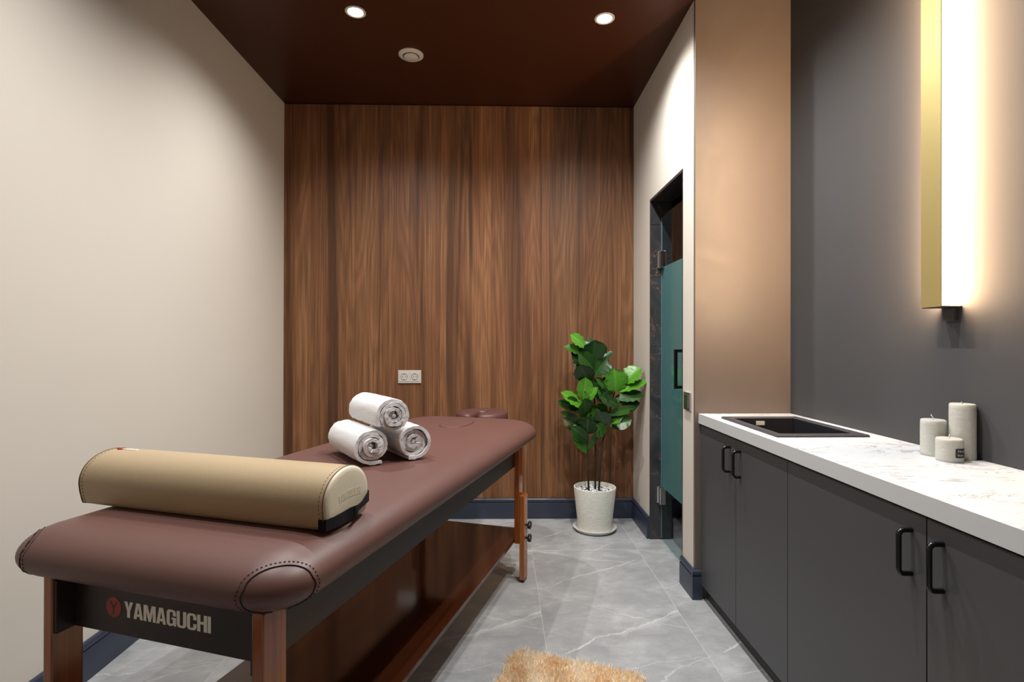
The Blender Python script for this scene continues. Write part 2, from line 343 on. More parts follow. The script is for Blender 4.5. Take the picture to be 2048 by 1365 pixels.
# glass door
GX=.975
dr=D.objects.new('door_1',None); C.objects.link(dr); dr.location=(GX,3.24,0); struct(dr)
def dput(name,bm,mat,parent=None,smooth=False):
    bmesh.ops.translate(bm,vec=(-GX,-3.24,0),verts=bm.verts); return put(name,bm,mat,parent or dr,smooth)
dput('pane',box(GX,GX+.008,2.682,3.250,.012,1.968),'clear_glass')
dput('pane_edge',box(GX+.0005,GX+.0075,3.2502,3.2515,.012,1.968),'glass_edge')
dput('frosted_film',box(GX+.0082,GX+.0088,2.682,3.249,.322,1.660),'frosted_film')
for zc in (1.706,.275):
    hb=dput('hinge',box(GX-.018,GX+.004,3.205,3.238,zc-.05,zc+.05,.003),'chrome')
    dput('hinge_plate',box(GX-.024,GX+.018,3.246,3.2535,zc-.05,zc+.05,.002),'chrome',hb)
    b=tube([(GX-.010,3.243,zc-.053),(GX-.010,3.243,zc+.053)],.006,12); dput('hinge_pin',b,'chrome',hb,smooth=40)
hd=dput('handle',box(GX-.052,GX-.036,2.832,2.850,.955,1.165,.0015),'black_metal')
for z in (.955,1.149): dput('handle_arm',box(GX-.040,GX,2.833,2.849,z,z+.016,.001),'black_metal',hd)
# ------------------------------------------------------------------ ceiling fittings
def downlight(loc,label):
    r=thing('downlight',loc,0,label,'downlight','recessed ceiling spots')
    put('trim_ring',lathe([(.036,-.001),(.040,-.004),(.047,-.004),(.050,-.002),(.050,0),(.036,0)],40),'white_plastic',r,smooth=40)
    put('lens',lathe([(0,-.002),(.030,-.002),(.037,-.0005)],32),'lamp_lens',r,smooth=40)
    l=D.lights.new('lamp','SPOT'); l.energy=SPOT_W; l.color=SPOT_COL; l.spot_size=SPOT_ANGLE; l.spot_blend=SPOT_BLEND; l.shadow_soft_size=.014
    lo=D.objects.new('lamp',l); C.objects.link(lo); lo.parent=r; lo.location=(0,0,-.03)
    return r
for (x,y,lb) in ((-.718,2.642,'lit round ceiling spot on the left, above the head end of the massage table'),(.514,2.666,'lit round ceiling spot on the right, near the wall with the glass door'),
                 (-.718,1.40,'lit round ceiling spot over the near end of the massage table, above the frame'),
                 (.514,2.05,'lit round ceiling spot above the aisle beside the sink, above the frame'),
                 (.514,1.40,'lit round ceiling spot above the shaggy rug, over the frame')):
    downlight((x,y,H),lb)
v=thing('ceiling_vent',(-.511,3.028,H),0,'small round white air valve in the brown ceiling, between the two spots','vent')
put('vent_ring',lathe([(.043,-.006),(.047,-.012),(.060,-.011),(.069,-.005),(.070,0),(.043,0)],48),'white_plastic',v,smooth=40)
put('vent_disc',lathe([(0,-.020),(.035,-.019),(.040,-.016),(.040,-.012),(0,-.010)],40),'white_plastic',v,smooth=40)
put('vent_duct',lathe([(0,-.0005),(.043,-.0005),(.043,-.003)],32),'socket_dark',v)
# ------------------------------------------------------------------ wall sconce
SX,SY=1.302,1.594; Z0,Z1=1.309,2.62
s=thing('wall_sconce',(XA,SY,Z0),0,'tall slim brass wall light with warm glowing sides on the grey alcove wall','wall light')
put('face_plate',box(SX-XA-.004,SX-XA,-.038,.038,0,Z1-Z0,.0006,seg=1),'brass',s)
put('body',box(SX-XA,-.0002,-.031,.031,.002,Z1-Z0-.002),'steel_satin',s)
for sg in (-1,1):
    put('led_strip',box(SX-XA+.002,-.001,min(sg*.0312,sg*.034),max(sg*.0312,sg*.034),.004,Z1-Z0-.004),'led_strip',s)
put('end_cap',box(SX-XA,-.0002,-.036,.036,-.002,.002),'black_plastic',s)
put('mount',box(-.014,0,-.021,.021,-.040,-.0025,.001),'cabinet_grey',s)
# ------------------------------------------------------------------ socket and switch
sk=thing('power_socket',(-.621,YB,.966),0,'grey double wall socket on the wood panelling above the massage table','socket')
put('frame',box(-.078,.078,-.009,0,-.044,.044,.002),'socket_grey',sk)
for cx in (-.036,.036):
    q=Matrix.Rotation(math.radians(90),4,'X')
    b=lathe([(.0335,0),(.0335,.0115),(.0215,.0125),(.0205,.012),(.0195,-.0005),(0,-.0005)],32); b.transform(q)
    ins=put('socket_insert',box(cx-.0325,cx+.0325,-.0112,-.008,-.0325,.0325,.001),'socket_grey',sk)
    b=lathe([(.0235,.0105),(.0225,.0130),(.0205,.0130),(.0200,.0113)],32); b.transform(q); bmesh.ops.translate(b,vec=(cx,0,0),verts=b.verts); put('socket_rim',b,'steel_satin',ins,smooth=40)
    b=lathe([(.0,.0116),(.0200,.0116)],32); b.transform(q); bmesh.ops.translate(b,vec=(cx,0,0),verts=b.verts); put('socket_well',b,'socket_grey',ins)
    for px in (-.0095,.0095):
        b=lathe([(0,.0120),(.0030,.0120)],12); b.transform(q); bmesh.ops.translate(b,vec=(cx+px,0,0),verts=b.verts); put('pin_hole',b,'socket_dark',ins)
    for ez in (-.021,.016): put('earth_clip',box(cx-.004,cx+.004,-.0135,-.0112,ez,ez+.005),'chrome',ins)
sw=thing('light_switch',(XR,2.585,.917),0,'small light switch with grey frame beside the glass door','switch')
put('frame',box(-.010,0,-.043,.043,-.043,.043,.002),'steel_satin',sw)
bm=box(-.0135,-.0098,-.030,.030,-.031,.031,.001)
for vv in bm.verts:
    if vv.co.x<-.012: vv.co.x-= .004*(vv.co.y/.03)*-.5
put('rocker',bm,'chrome',sw)
# ------------------------------------------------------------------ kitchenette
XD=.937; CZ0,CZ1=.070,.819; BACK=XA-.002
ybs=[2.497,2.120,1.735,1.162,.590]
def handle_mesh():
    r=.012; pts=[]; zz=.0495; dx=.030
    pts.append((0,0,-zz)); 
    for k in range(7): a=k/6*math.pi/2; pts.append((-(dx-r)-r*math.sin(a),0,-zz+r-r*math.cos(a)))
    for k in range(7): a=k/6*math.pi/2; pts.append((-(dx-r)-r*math.cos(a),0,zz-r+r*math.sin(a)))
    pts.append((0,0,zz)); me=D.meshes.new('handle'); b=tube(pts,.0058,12); bmesh.ops.recalc_face_normals(b,faces=b.faces); b.to_mesh(me); b.free(); return me
hm=handle_mesh(); hfirst=True
def cabinet(y1,ym,y0,hy,label):
    c=thing('base_cabinet',(XD,(y0+y1)/2,0),0,label,'cabinet','grey base cabinets')
    yc=(y0+y1)/2
    for sy in (y0-yc+.0005,y1-yc-.0165): put('side_panel',box(.019,BACK-XD,sy,sy+.016,.085,.815),'cabinet_side',c)
    put('bottom_panel',box(.019,BACK-XD,y0-yc+.017,y1-yc-.017,.0885,.104),'cabinet_side',c)
    put('plinth',box(.030,.045,y0-yc,y1-yc,0,.088),'cabinet_side',c)
    for (a,b,h) in ((y0,ym,hy[1]),(ym,y1,hy[0])):
        d=put('door',box(0,.018,a-yc+.0015,b-yc-.0015,CZ0,CZ1-.004,.0008,seg=1),'cabinet_grey',c)
        global hfirst
        if hfirst: o=put('handle',hm,'black_metal',d,smooth=40,loc=(0,h-yc,.7245)); hfirst=False
        else:
            o=D.objects.new('handle',hm); C.objects.link(o); o.parent=d; o.location=(0,h-yc,.7245)
    return c
cabinet(ybs[0],ybs[1],ybs[2],(2.172,2.078),'matt grey sink cabinet with two narrow doors, below the sink')
cabinet(ybs[2],ybs[3],ybs[4],(1.205,1.118),'matt grey cabinet with two wide doors, nearest the camera, below the candles')
cabinet(ybs[4],.0,-.59,(.04,-.04),'matt grey cabinet beside the camera, beyond the right edge of the frame')
# worktop with a cut-out for the sink
WX0,WX1,WY0,WY1,WZ0,WZ1=.9269,XA-.0005,-.6,YE-.0005,.823,.868
SX0,SX1,SY0,SY1=.968,1.300,1.862,2.338
hx0,hx1,hy0,hy1=SX0+.012,SX1-.012,SY0+.012,SY1-.012
bm=bmesh.new()
for (a,b,c,d) in ((WX0,hx0,WY0,WY1),(hx1,WX1,WY0,WY1),(hx0,hx1,WY0,hy0),(hx0,hx1,hy1,WY1)): box(a,b,c,d,WZ0,WZ1,0,bm)
bmesh.ops.remove_doubles(bm,verts=bm.verts,dist=1e-5)
for f in bm.faces: f.material_index=1 if abs(f.normal.x)>.9 and f.calc_center_median().x<WX0+.001 else 0
wt=put('worktop',bm,['worktop_marble','worktop_edge']); tag(wt,'long white marble-print worktop along the grey alcove','worktop')
sn=thing('sink',(0,0,WZ1),0,'black rectangular inset sink in the far end of the white worktop','sink')
bm=bmesh.new(); rw=.030; zt=.009
def ring(x0,x1,y0,y1,z): return [bm.verts.new(p) for p in ((x0,y0,z),(x1,y0,z),(x1,y1,z),(x0,y1,z))]
seq=[ring(SX0,SX1,SY0,SY1,.0003),ring(SX0+.001,SX1-.001,SY0+.001,SY1-.001,zt-.002),ring(SX0+.003,SX1-.003,SY0+.003,SY1-.003,zt),ring(SX0+rw-.003,SX1-rw+.003,SY0+rw+.002,SY1-rw-.002+.0,zt),ring(SX0+rw,SX1-rw,SY0+rw+.005,SY1-rw-.005,zt-.004)]
for a,b in zip(seq[:-1],seq[1:]):
    for i in range(4): bm.faces.new((a[i],a[(i+1)%4],b[(i+1)%4],b[i]))
put('rim',bm,'sink_rim',sn)
bm=bmesh.new(); ix0,ix1,iy0,iy1=SX0+rw,SX1-rw,SY0+rw+.005,SY1-rw-.005
a=ring(ix0,ix1,iy0,iy1,zt-.004); b=ring(ix0+.004,ix1-.004,iy0+.004,iy1-.004,-.15); c=ring(ix0+.02,ix1-.02,iy0+.02,iy1-.02,-.165)
for p,q in ((a,b),(b,c)):
    for i in range(4): bm.faces.new((p[i],p[(i+1)%4],q[(i+1)%4],q[i]))
bm.faces.new(c); put('basin',bm,'sink_granite',sn)
oy=iy1-.0045
put('overflow_plate',box(1.103,1.140,oy-.004,oy-.0005,-.024,-.006,.001),'socket_grey',sn)
b=lathe([(0,0),(.03,0),(.042,.003),(.045,0)],24); bmesh.ops.translate(b,vec=((ix0+ix1)/2,(iy0+iy1)/2,-.163),verts=b.verts); put('drain',b,'chrome',sn,smooth=40)
# ------------------------------------------------------------------ candles
def candle(x,y,r,h,label,wick):
    c=thing('candle',(x,y,WZ1),random.uniform(0,6),label,'candle','pillar candles on the worktop')
    bm=bmesh.new(); seg=40; zs=[0,.002]+[h*k/10 for k in range(1,10)]+[h-.003,h-.0008,h-.0005]; rs=[r-.0015,r]+[r]*9+[r-.0006,r-.003,r-.007]
    rings=[]
    for z,rr in zip(zs,rs):
        rings.append([bm.verts.new(((rr+.0007*noise.noise(Vector((8*math.cos(6.283*i/seg),8*math.sin(6.283*i/seg),z*90+x*40))))*math.cos(6.283185*i/seg),(rr+.0007*noise.noise(Vector((8*math.cos(6.283*i/seg),8*math.sin(6.283*i/seg),z*90+x*40))))*math.sin(6.283185*i/seg),z)) for i in range(seg)])
    for a,b in zip(rings[:-1],rings[1:]):
        for i in range(seg): bm.faces.new((a[i],a[(i+1)%seg],b[(i+1)%seg],b[i]))
    bm.faces.new(rings[0][::-1]); ctr=bm.verts.new((0,0,h-.002))
    for i in range(seg): bm.faces.new((rings[-1][i],rings[-1][(i+1)%seg],ctr))
    put('wax_body',bm,'wax',c,smooth=50)
    put('wick',tube([(p[0],p[1],h-.003+p[2]) for p in wick],.0011,6),'wick',c,smooth=True)
    return c
candle(1.283,1.566,.0315,.107,'medium grey-green pillar candle, left of the three on the worktop','0' and [(0,0,0),(0,0,.006),(.003,.001,.011),(.006,.001,.016)])
candle(1.331,1.520,.0312,.159,'tallest grey-green pillar candle, standing at the back against the grey wall',[(0,0,0),(0,0,.004),(-.006,.002,.006),(-.010,.003,.007)])
sc_=candle(1.2665,1.4895,.0318,.065,'shortest grey-green pillar candle with a black label, in front of the other two',[(0,0,0),(0,0,.006),(.0003,0,.013)])
# black label wrapped on the short candle
sc_.rotation_euler.z=0
view=math.atan2(-1.4895,-1.2665)
def wrap(px,pz,off): a=view+px/.0318; r=.0326+off; return (r*math.cos(a),r*math.sin(a),pz)
bm=bmesh.new(); x0,x1,z0,z1=.0135,.053,.014,.040; n=14; rc=.003
def lab_z(px):
    d=min(px-x0,x1-px); k=0 if d>=rc else rc-math.sqrt(max(0,rc*rc-(rc-d)**2)); return z0+k,z1-k
cols=[x0,x0+.0006,x0+.0015]+[x0+rc+(x1-x0-2*rc)*k/n for k in range(n+1)]+[x1-.0015,x1-.0006,x1]
prev=None
for px in cols:
    a,b=lab_z(px); va=bm.verts.new(wrap(px,a,0)); vb=bm.verts.new(wrap(px,b,0))
    if prev: bm.faces.new((prev[0],va,vb,prev[1]))
    prev=(va,vb)
lb=put('label',bm,'label_black',sc_,smooth=True)
def text_mesh(s,size):
    cu=D.curves.new('txt','FONT'); cu.body=s; cu.size=size; cu.resolution_u=2; o=D.objects.new('txt',cu); C.objects.link(o)
    me=D.meshes.new_from_object(o.evaluated_get(bpy.context.evaluated_depsgraph_get())); D.objects.remove(o); D.curves.remove(cu); return me
bpy.context.view_layer.update()
for s_,zb,sz,xs in (('Hom',.0295,.0105,.0185),('Hom',.0190,.0085,.0180)):
    me=text_mesh(s_,sz)
    for vv in me.vertices: vv.co=Vector(wrap(xs+vv.co.x,zb+vv.co.y,.0004))
    put('lettering',me,'label_white',lb)
# ------------------------------------------------------------------ block lettering shared by table and bolster
def L_shapes():
    C_=[(.54,.62),(.54,.80),(.50,.93),(.40,1),(.14,1),(.04,.93),(0,.8),(0,.2),(.04,.07),(.14,0),(.40,0),(.50,.07),(.54,.2),(.54,.38),(.36,.38),(.36,.2),(.31,.13),(.23,.13),(.18,.2),(.18,.8),(.23,.87),(.31,.87),(.36,.8),(.36,.62)]
    G_=[(.54,.62),(.54,.80),(.50,.93),(.40,1),(.14,1),(.04,.93),(0,.80),(0,.20),(.04,.07),(.15,0),(.27,0),(.37,.05),(.41,.09),(.43,0),(.54,0),(.54,.53),(.28,.53),(.28,.40),(.36,.40),(.36,.22),(.31,.14),(.23,.14),(.18,.20),(.18,.80),(.23,.87),(.31,.87),(.36,.80),(.36,.62)]
    A_=[[(0,0),(.175,0),(.28,.78),(.28,1),(.16,1)],[(.28,1),(.28,.78),(.385,0),(.56,0),(.40,1)],[(.198,.17),(.362,.17),(.341,.33),(.219,.33)]]
    return {'Y':([[(0,1),(.19,1),(.265,.62),(.34,1),(.53,1),(.355,.42),(.355,0),(.175,0),(.175,.42)]],.53),'A':(A_,.56),
      'M':([[(0,0),(0,1),(.24,1),(.36,.45),(.48,1),(.72,1),(.72,0),(.55,0),(.55,.62),(.43,0),(.29,0),(.17,.62),(.17,0)]],.72),
      'G':([G_],.54),'C':([C_],.54),'U':([[(0,1),(.18,1),(.18,.2),(.23,.13),(.31,.13),(.36,.2),(.36,1),(.54,1),(.54,.2),(.5,.07),(.4,0),(.14,0),(.04,.07),(0,.2)]],.54),
      'H':([[(0,0),(0,1),(.18,1),(.18,.6),(.36,.6),(.36,1),(.54,1),(.54,0),(.36,0),(.36,.44),(.18,.44),(.18,0)]],.54),'I':([[(0,0),(0,1),(.18,1),(.18,0)]],.18)}
LS=L_shapes()
def word(txt,width,height,depth,fn):
    gap=.035; tot=sum(LS[c][1] for c in txt)+gap*(len(txt)-1); k=width/tot; bm=bmesh.new(); x=0
    for c in txt:
        for poly in LS[c][0]:
            f=bm.faces.new([bm.verts.new(((x+p[0])*k,0,p[1]*height)) for p in poly])
            e=bmesh.ops.extrude_face_region(bm,geom=[f]); bmesh.ops.translate(bm,vec=(0,-depth,0),verts=[g for g in e['geom'] if isinstance(g,bmesh.types.BMVert)])
        x+=LS[c][1]+gap
    bmesh.ops.triangulate(bm,faces=[f for f in bm.faces if len(f.verts)>4])
    for vv in bm.verts: vv.co=fn(vv.co)
    return bm
# ------------------------------------------------------------------ massage table (local x = across, y = along, origin on the floor under its centre)
UC,NC=1.79,-1.0157
tb=thing('massage_table',T(UC,NC),-TA,'long massage table with brown vinyl pad and red-brown wooden legs','massage table')
u0,u1=.8204-UC,2.5816+.065-UC; NR,NL=-.718-NC,-1.2862-NC
PA,PB,NA,NB=.7817-UC,2.8005-UC,-1.3886-NC,-.6427-NC; PZ0,PZ1,RR=.6848,.7953,.1017
TT=PZ1
def plan(k,rn=.1104,rf=.1985,seg=20):
    """rounded rectangle of the pad inset by k"""
    pts=[]
    for (cx,cy,sx,sy,r,a0) in ((NB,PB,1,1,rf,0),(NA,PB,-1,1,rf,90),(NA,PA,-1,-1,rn,180),(NB,PA,1,-1,rn,270)):
        for i in range(seg+1):
            a=math.radians(a0+90*i/seg); rr=max(r-k,.004) if k<r else .004
            ox,oy=cx-sx*max(r,k+.004),cy-sy*max(r,k+.004)
            pts.append((ox+rr*math.cos(a),oy+rr*math.sin(a)))
    return pts
prof=[]
for i in range(23):
    th=-math.pi/2+math.pi*i/22; prof.append((RR*(1-math.cos(th)),(PZ0+PZ1)/2+(PZ1-PZ0)/2*math.sin(th)))
for k in (.13,.17,.22,.28,.33): prof.append((k,PZ1+.0008))
bm=bmesh.new(); rings=[]
for k,z in prof: rings.append([bm.verts.new((x,y,z)) for x,y in plan(k)])
nn=len(rings[0])
for a,b in zip(rings[:-1],rings[1:]):
    for i in range(nn): bm.faces.new((a[i],a[(i+1)%nn],b[(i+1)%nn],b[i]))
bm.faces.new(rings[0][::-1]); bm.faces.new(rings[-1])
pad=put('pad',bm,'pad_vinyl',tb,smooth=True)
# corner seams: cut of the pad surface by a leaning diagonal plane
prof_f=[]
for i in range(241):
    th=-math.pi/2+math.pi*i/240; prof_f.append((RR*(1-math.cos(th)),(PZ0+PZ1)/2+(PZ1-PZ0)/2*math.sin(th)))
def seam(sx,near,c0,lean,r,lift,dash=False):
    cx=NB if sx>0 else NA; cy=PA; br1=[];br2=[]
    for k,z in prof_f:
        k-=.0006*(1 if z<PZ1-.003 else 0); z+=.0008*(z-.74)/.055; pl=plan(max(k,-.001),seg=60); val=[]
        for x,y in pl: val.append(((cx-x)*sx+(y-cy))/math.sqrt(2)-(c0+.066+.015*max(0,(z-.755)/.03)+.012*max(0,(.73-z)/.04)))
        hits=[]
        for i in range(len(pl)):
            j=(i+1)%len(pl)
            if val[i]*val[j]<0:
                f=val[i]/(val[i]-val[j]); hits.append((pl[i][0]+(pl[j][0]-pl[i][0])*f,pl[i][1]+(pl[j][1]-pl[i][1])*f,z))
        hits=[h for h in hits if (h[1]-cy)<.5 and abs(h[0]-cx)<.5]
        if len(hits)<2: continue
        hits.sort(key=lambda h:h[1]-sx*(cx-h[0])*sx*1.0)
        br1.append(hits[0]); br2.append(hits[-1])
    pts=[Vector(p) for p in br1+br2[::-1]]
    return pts
def resample(p,step):
    out=[p[0]]; acc=0
    for a,b in zip(p[:-1],p[1:]):
        L=(b-a).length; d=step-acc
        while d<=L: out.append(a+(b-a)*(d/L)); d+=step
        acc=(acc+L)%step if L else acc
    return out
for sx in (1,-1):
    p=seam(sx,True,0,0,.0013,0)
    put('corner_seam',tube(resample(p,.006),.0013,6),'thread_dark',pad,smooth=True)
    q=resample(seam(sx,True,.0065,0,.0008,0),.004); bm=bmesh.new()
    for i in range(0,len(q)-1,2): tube([q[i],q[i+1]],.0007,5,bm)
    put('stitching',bm,'thread_dark',pad)['kind']='stuff'
# wooden frame
fr_z0,fr_z1=.5752,.690
def slat(name,x0,x1,y0,y1,mat): return put(name,box(x0,x1,y0,y1,fr_z0,fr_z1,.0015,seg=1),mat,tb)
slat('side_rail',NR-.026-.007,NR-.026,u0+.004,u1-.004,'rail_wood'); slat('side_rail',NL+.026,NL+.033,u0+.004,u1-.004,'rail_wood')
ya=u0+.042
er=put('end_rail',box(NL+.0335,NR-.0335,ya,ya+.02,fr_z0,fr_z1,.0012,seg=1),'rail_wood',tb); 
slat('end_rail',NL+.0335,NR-.0335,u1-.062,u1-.042,'rail_wood')
tx0=-1.1095-NC
put('lettering',word('YAMAGUCHI',.2295,.0335,.0004,lambda v:Vector((tx0+v.x,ya-.0002+v.y,.6155+v.z))),'print_grey',er)
b=lathe([(0,.0004),(.0215,.0004),(.0215,0)],40); b.transform(Matrix.Rotation(math.radians(90),4,'X')); bmesh.ops.translate(b,vec=(-1.1395-NC,ya-.0002,.6325),verts=b.verts); put('emblem',b,'print_red',er)
bm=bmesh.new()
ly=[(-.011,.012),(-.007,.0125),(-.001,.003),(.001,.003),(.007,.0125),(.011,.012),(.0022,-.002),(.0022,-.015),(0,-.0165),(-.0022,-.015),(-.0022,-.002)]
bm.faces.new([bm.verts.new((-1.1395-NC+x,ya-.0008,.6325+z)) for x,z in ly]); put('emblem_letter',bm,'print_dark',er)
# legs: fixed post, sliding foot with knobs
def leg(xo,sgn,y0):
    a,b=(xo-.026,xo) if sgn>0 else (xo,xo+.026)
    l=put('leg',box(a,b,y0,y0+.065,.192,.697,.003),'mahogany',tb)
    c,d=(xo+.0004,xo+.026) if sgn>0 else (xo-.026,xo-.0004)
    put('leg_extension',box(c,d,y0,y0+.065,.012,.434,.004),'mahogany',l)
    put('rubber_foot',box(c+.002,d-.002,y0+.003,y0+.062,0,.0125,.003),'black_plastic',l)
    bm=bmesh.new(); xf=d if sgn>0 else c
    for k in range(9):
        zc=.06+k*.045
        if abs(zc-.281)<.03 or abs(zc-.216)<.03: continue
        q=lathe([(0,0),(.0035,0)],10); q.transform(Matrix.Translation((xf+sgn*.0005,y0+.0325,zc))@Matrix.Rotation(math.radians(90)*sgn,4,'Y')); me=D.meshes.new('t'); q.to_mesh(me); q.free(); bm.from_mesh(me); D.meshes.remove(me)
    put('adjustment_holes',bm,'socket_dark',l)['kind']='stuff'
    for zc in (.281,.216):
        seg=48; bm=bmesh.new()
        pr=[(.006,0),(.006,.010),(.016,.011),(.0185,.014),(.0185,.024),(.016,.027),(0,.028)]
        bm=lathe(pr,seg)
        for vv in bm.verts:
            r=math.hypot(vv.co.x,vv.co.y)
            if r>.012: k=1+.09*math.cos(7*math.atan2(vv.co.y,vv.co.x)); vv.co.x*=k; vv.co.y*=k
        bm.transform(Matrix.Translation((xf,y0+.0325,zc))@Matrix.Rotation(math.radians(90)*sgn,4,'Y'))
        put('knob',bm,'black_plastic',l,smooth=50)
for y0 in (u0,u1-.065):
    leg(NR,1,y0); leg(NL,-1,y0)
put('shelf',box(NL+.0263,NR-.0263,u0+.06,2.745-UC,.195,.215,.002),'shelf_wood',tb)
# face-hole plug: shallow outlined oval in the pad
def oval(a,b,k=2.4,n=48):
    return [(a*math.copysign(abs(math.cos(t))**(2/k),math.cos(t)),b*math.copysign(abs(math.sin(t))**(2/k),math.sin(t))) for t in [2*math.pi*i/n for i in range(n)]]
pc=(-1.010-NC,2.478-UC)
bm=bmesh.new(); r_=[]
for (k,z) in ((1.0,.0006),(.985,.0028),(.93,.0036),(.6,.0036)):
    r_.append([bm.verts.new((pc[0]+x*k,pc[1]+y*k,PZ1+z)) for x,y in oval(.068,.125)])
for a,b in zip(r_[:-1],r_[1:]):
    for i in range(48): bm.faces.new((a[i],a[(i+1)%48],b[(i+1)%48],b[i]))
bm.faces.new(r_[-1]); pg=put('face_hole_plug',bm,'pad_vinyl',tb,smooth=50)
put('plug_seam',tube([(pc[0]+x*1.02,pc[1]+y*1.02,PZ1+.0006) for x,y in oval(.068,.125)+oval(.068,.125)[:1]],.0016,6),'thread_dark',pg,smooth=True)
# face cradle: horseshoe cushion beyond the head end
cc=(-1.052-NC,2.965-UC); bm=bmesh.new(); rings=[]; NS=44
for i in range(NS+1):
    f=i/NS; a=math.radians(-90+9+342*f); ends=min(1,math.sin(math.pi*min(max(f,.0),1))*9+.28)
    R_=.090; wr=.060*(.55+.45*min(1,ends)); hr=.038*(.62+.38*min(1,ends))
    ctr=Vector((cc[0]+R_*1.03*math.cos(a),cc[1]+R_*1.12*math.sin(a),.762)); rad=Vector((math.cos(a),math.sin(a),0))
    rings.append([bm.verts.new(ctr+rad*wr*math.copysign(abs(math.cos(t))**.5,math.cos(t))+Vector((0,0,hr*math.copysign(abs(math.sin(t))**.5,math.sin(t))))) for t in [2*math.pi*k/20 for k in range(20)]])
for a,b in zip(rings[:-1],rings[1:]):
    for k in range(20): bm.faces.new((a[k],a[(k+1)%20],b[(k+1)%20],b[k]))
bm.faces.new(rings[0]); bm.faces.new(rings[-1][::-1])
fc=put('face_cradle',bm,'cushion_vinyl',tb,smooth=True)
bm=bmesh.new()
for dx in (-.05,.05): tube([(cc[0]+dx,PB-.10,.700),(cc[0]+dx,cc[1]+.05,.712)],.008,10,bm)
box(cc[0]-.12,cc[0]+.12,cc[1]-.10,cc[1]+.12,.716,.734,.004,bm)
put('cradle_support',bm,'black_plastic',fc,smooth=40)
# ------------------------------------------------------------------ bolster on the pad
bo=thing('bolster',T(1.056,-1.05,TT+.001),-TA,'tan vinyl half-round bolster with cream end, lying across the near end of the massage table','bolster')
def dprof(n=40,s=1.0,zo=0):
    pts=[]; hw,hb,hh=.086,.079,.124
    # flat bottom with small radius, slightly flared sides, round top
    base=[(-hb+.012,0),(-hb+.003,.003),(-hb,.012),(-hw+.002,.035),(-hw,.052)]
    pts+=base
    for i in range(1,n):
        a=math.pi-math.pi*i/n; pts.append((hw*math.cos(a),.052+(hh-.052)*math.sin(a)**.92))
    pts+=[(-x,z) for x,z in base[::-1]]
    c=(0,.058); return [(c[0]+(x-c[0])*s,c[1]+(z-c[1])*s+zo) for x,z in pts]
LB=.35
bm=bmesh.new(); rings=[]
for i in range(15):
    f=i/14; xx=-LB+2*LB*f; s=1-.012*(abs(2*f-1)**8)
    rings.append([bm.verts.new((xx,y,z)) for y,z in dprof(s=s)])
k=len(rings[0])
for a,b in zip(rings[:-1],rings[1:]):
    for i in range(k): bm.faces.new((a[i],a[(i+1)%k],b[(i+1)%k],b[i]))
cv=put('cover',bm,'bolster_tan',bo,smooth=60)
for sg in (1,-1):
    bm=bmesh.new(); rr=[]
    for s,dx in ((.990,-.002),(.975,.003),(.93,.0065),(.8,.008),(.5,.0085)): rr.append([bm.verts.new((sg*(LB+dx),y,z)) for y,z in dprof(s=s)])
    for a,b in zip(rr[:-1],rr[1:]):
        for i in range(k): bm.faces.new((a[i],a[(i+1)%k],b[(i+1)%k],b[i]))
    bm.faces.new(rr[-1]); cap=put('end_cap',bm,'bolster_cream',bo,smooth=60); cap['label']='cream vinyl end of the bolster'
    put('piping',tube([Vector((sg*(LB-.0005),y,z)) for y,z in dprof(s=.992)],.0013,6),'thread_tan',cap,smooth=True)
    if sg>0: cap0=cap
    st=resample([Vector((sg*(LB-.010),y,z)) for y,z in dprof(s=.9935)],.0045); bm=bmesh.new()
    for i in range(0,len(st)-1,2): tube([st[i],st[i+1]],.0006,5,bm)
    put('stitching',bm,'thread_tan',cv)['kind']='stuff'
put('embossed_lettering',word('YAMAGUCHI',.088,.0175,.0006,lambda v:Vector((LB+.0084-v.y,-.040+v.x,.050+v.z+.004*math.sin(v.x/.088*math.pi)))),'bolster_cream',cap0)
# webbing strap handle across the right end
path=[(-.083,.004,.028,LB-.012),(-.081,.004,.028,LB+.004),(-.06,.004,.029,LB+.0105),(-.03,.005,.031,LB+.013),(-.004,.007,.034,LB+.016),(.006,.012,.036,LB+.024),(.020,.020,.034,LB+.020),(.040,.022,.036,LB+.017),(.062,.024,.045,LB+.014),(.080,.024,.049,LB+.009),(.084,.024,.049,LB-.004)]
bm=bmesh.new(); pv=None
for (y,z0,z1,x) in path:
    r4=[bm.verts.new(p) for p in ((x,y,z0),(x,y,z1),(x+.0018,y,z1),(x+.0018,y,z0))]
    if pv:
        for i in range(4): bm.faces.new((pv[i],pv[(i+1)%4],r4[(i+1)%4],r4[i]))
    else: bm.faces.new(r4)
    pv=r4
bm.faces.new(pv[::-1]); s_=put('strap',bm,'webbing',bo,smooth=50); s_['label']='black webbing carry strap'
bm=box(-LB+.020,-LB+.036,-.006,.006,.1235,.1265,.001); z_=put('zip_pull',bm,'zip_red',bo); z_['label']='small red zip pull'
put('zip_tape',box(-LB+.036,-LB+.085,-.004,.004,.1232,.1250,.0006),'zip_white',z_)
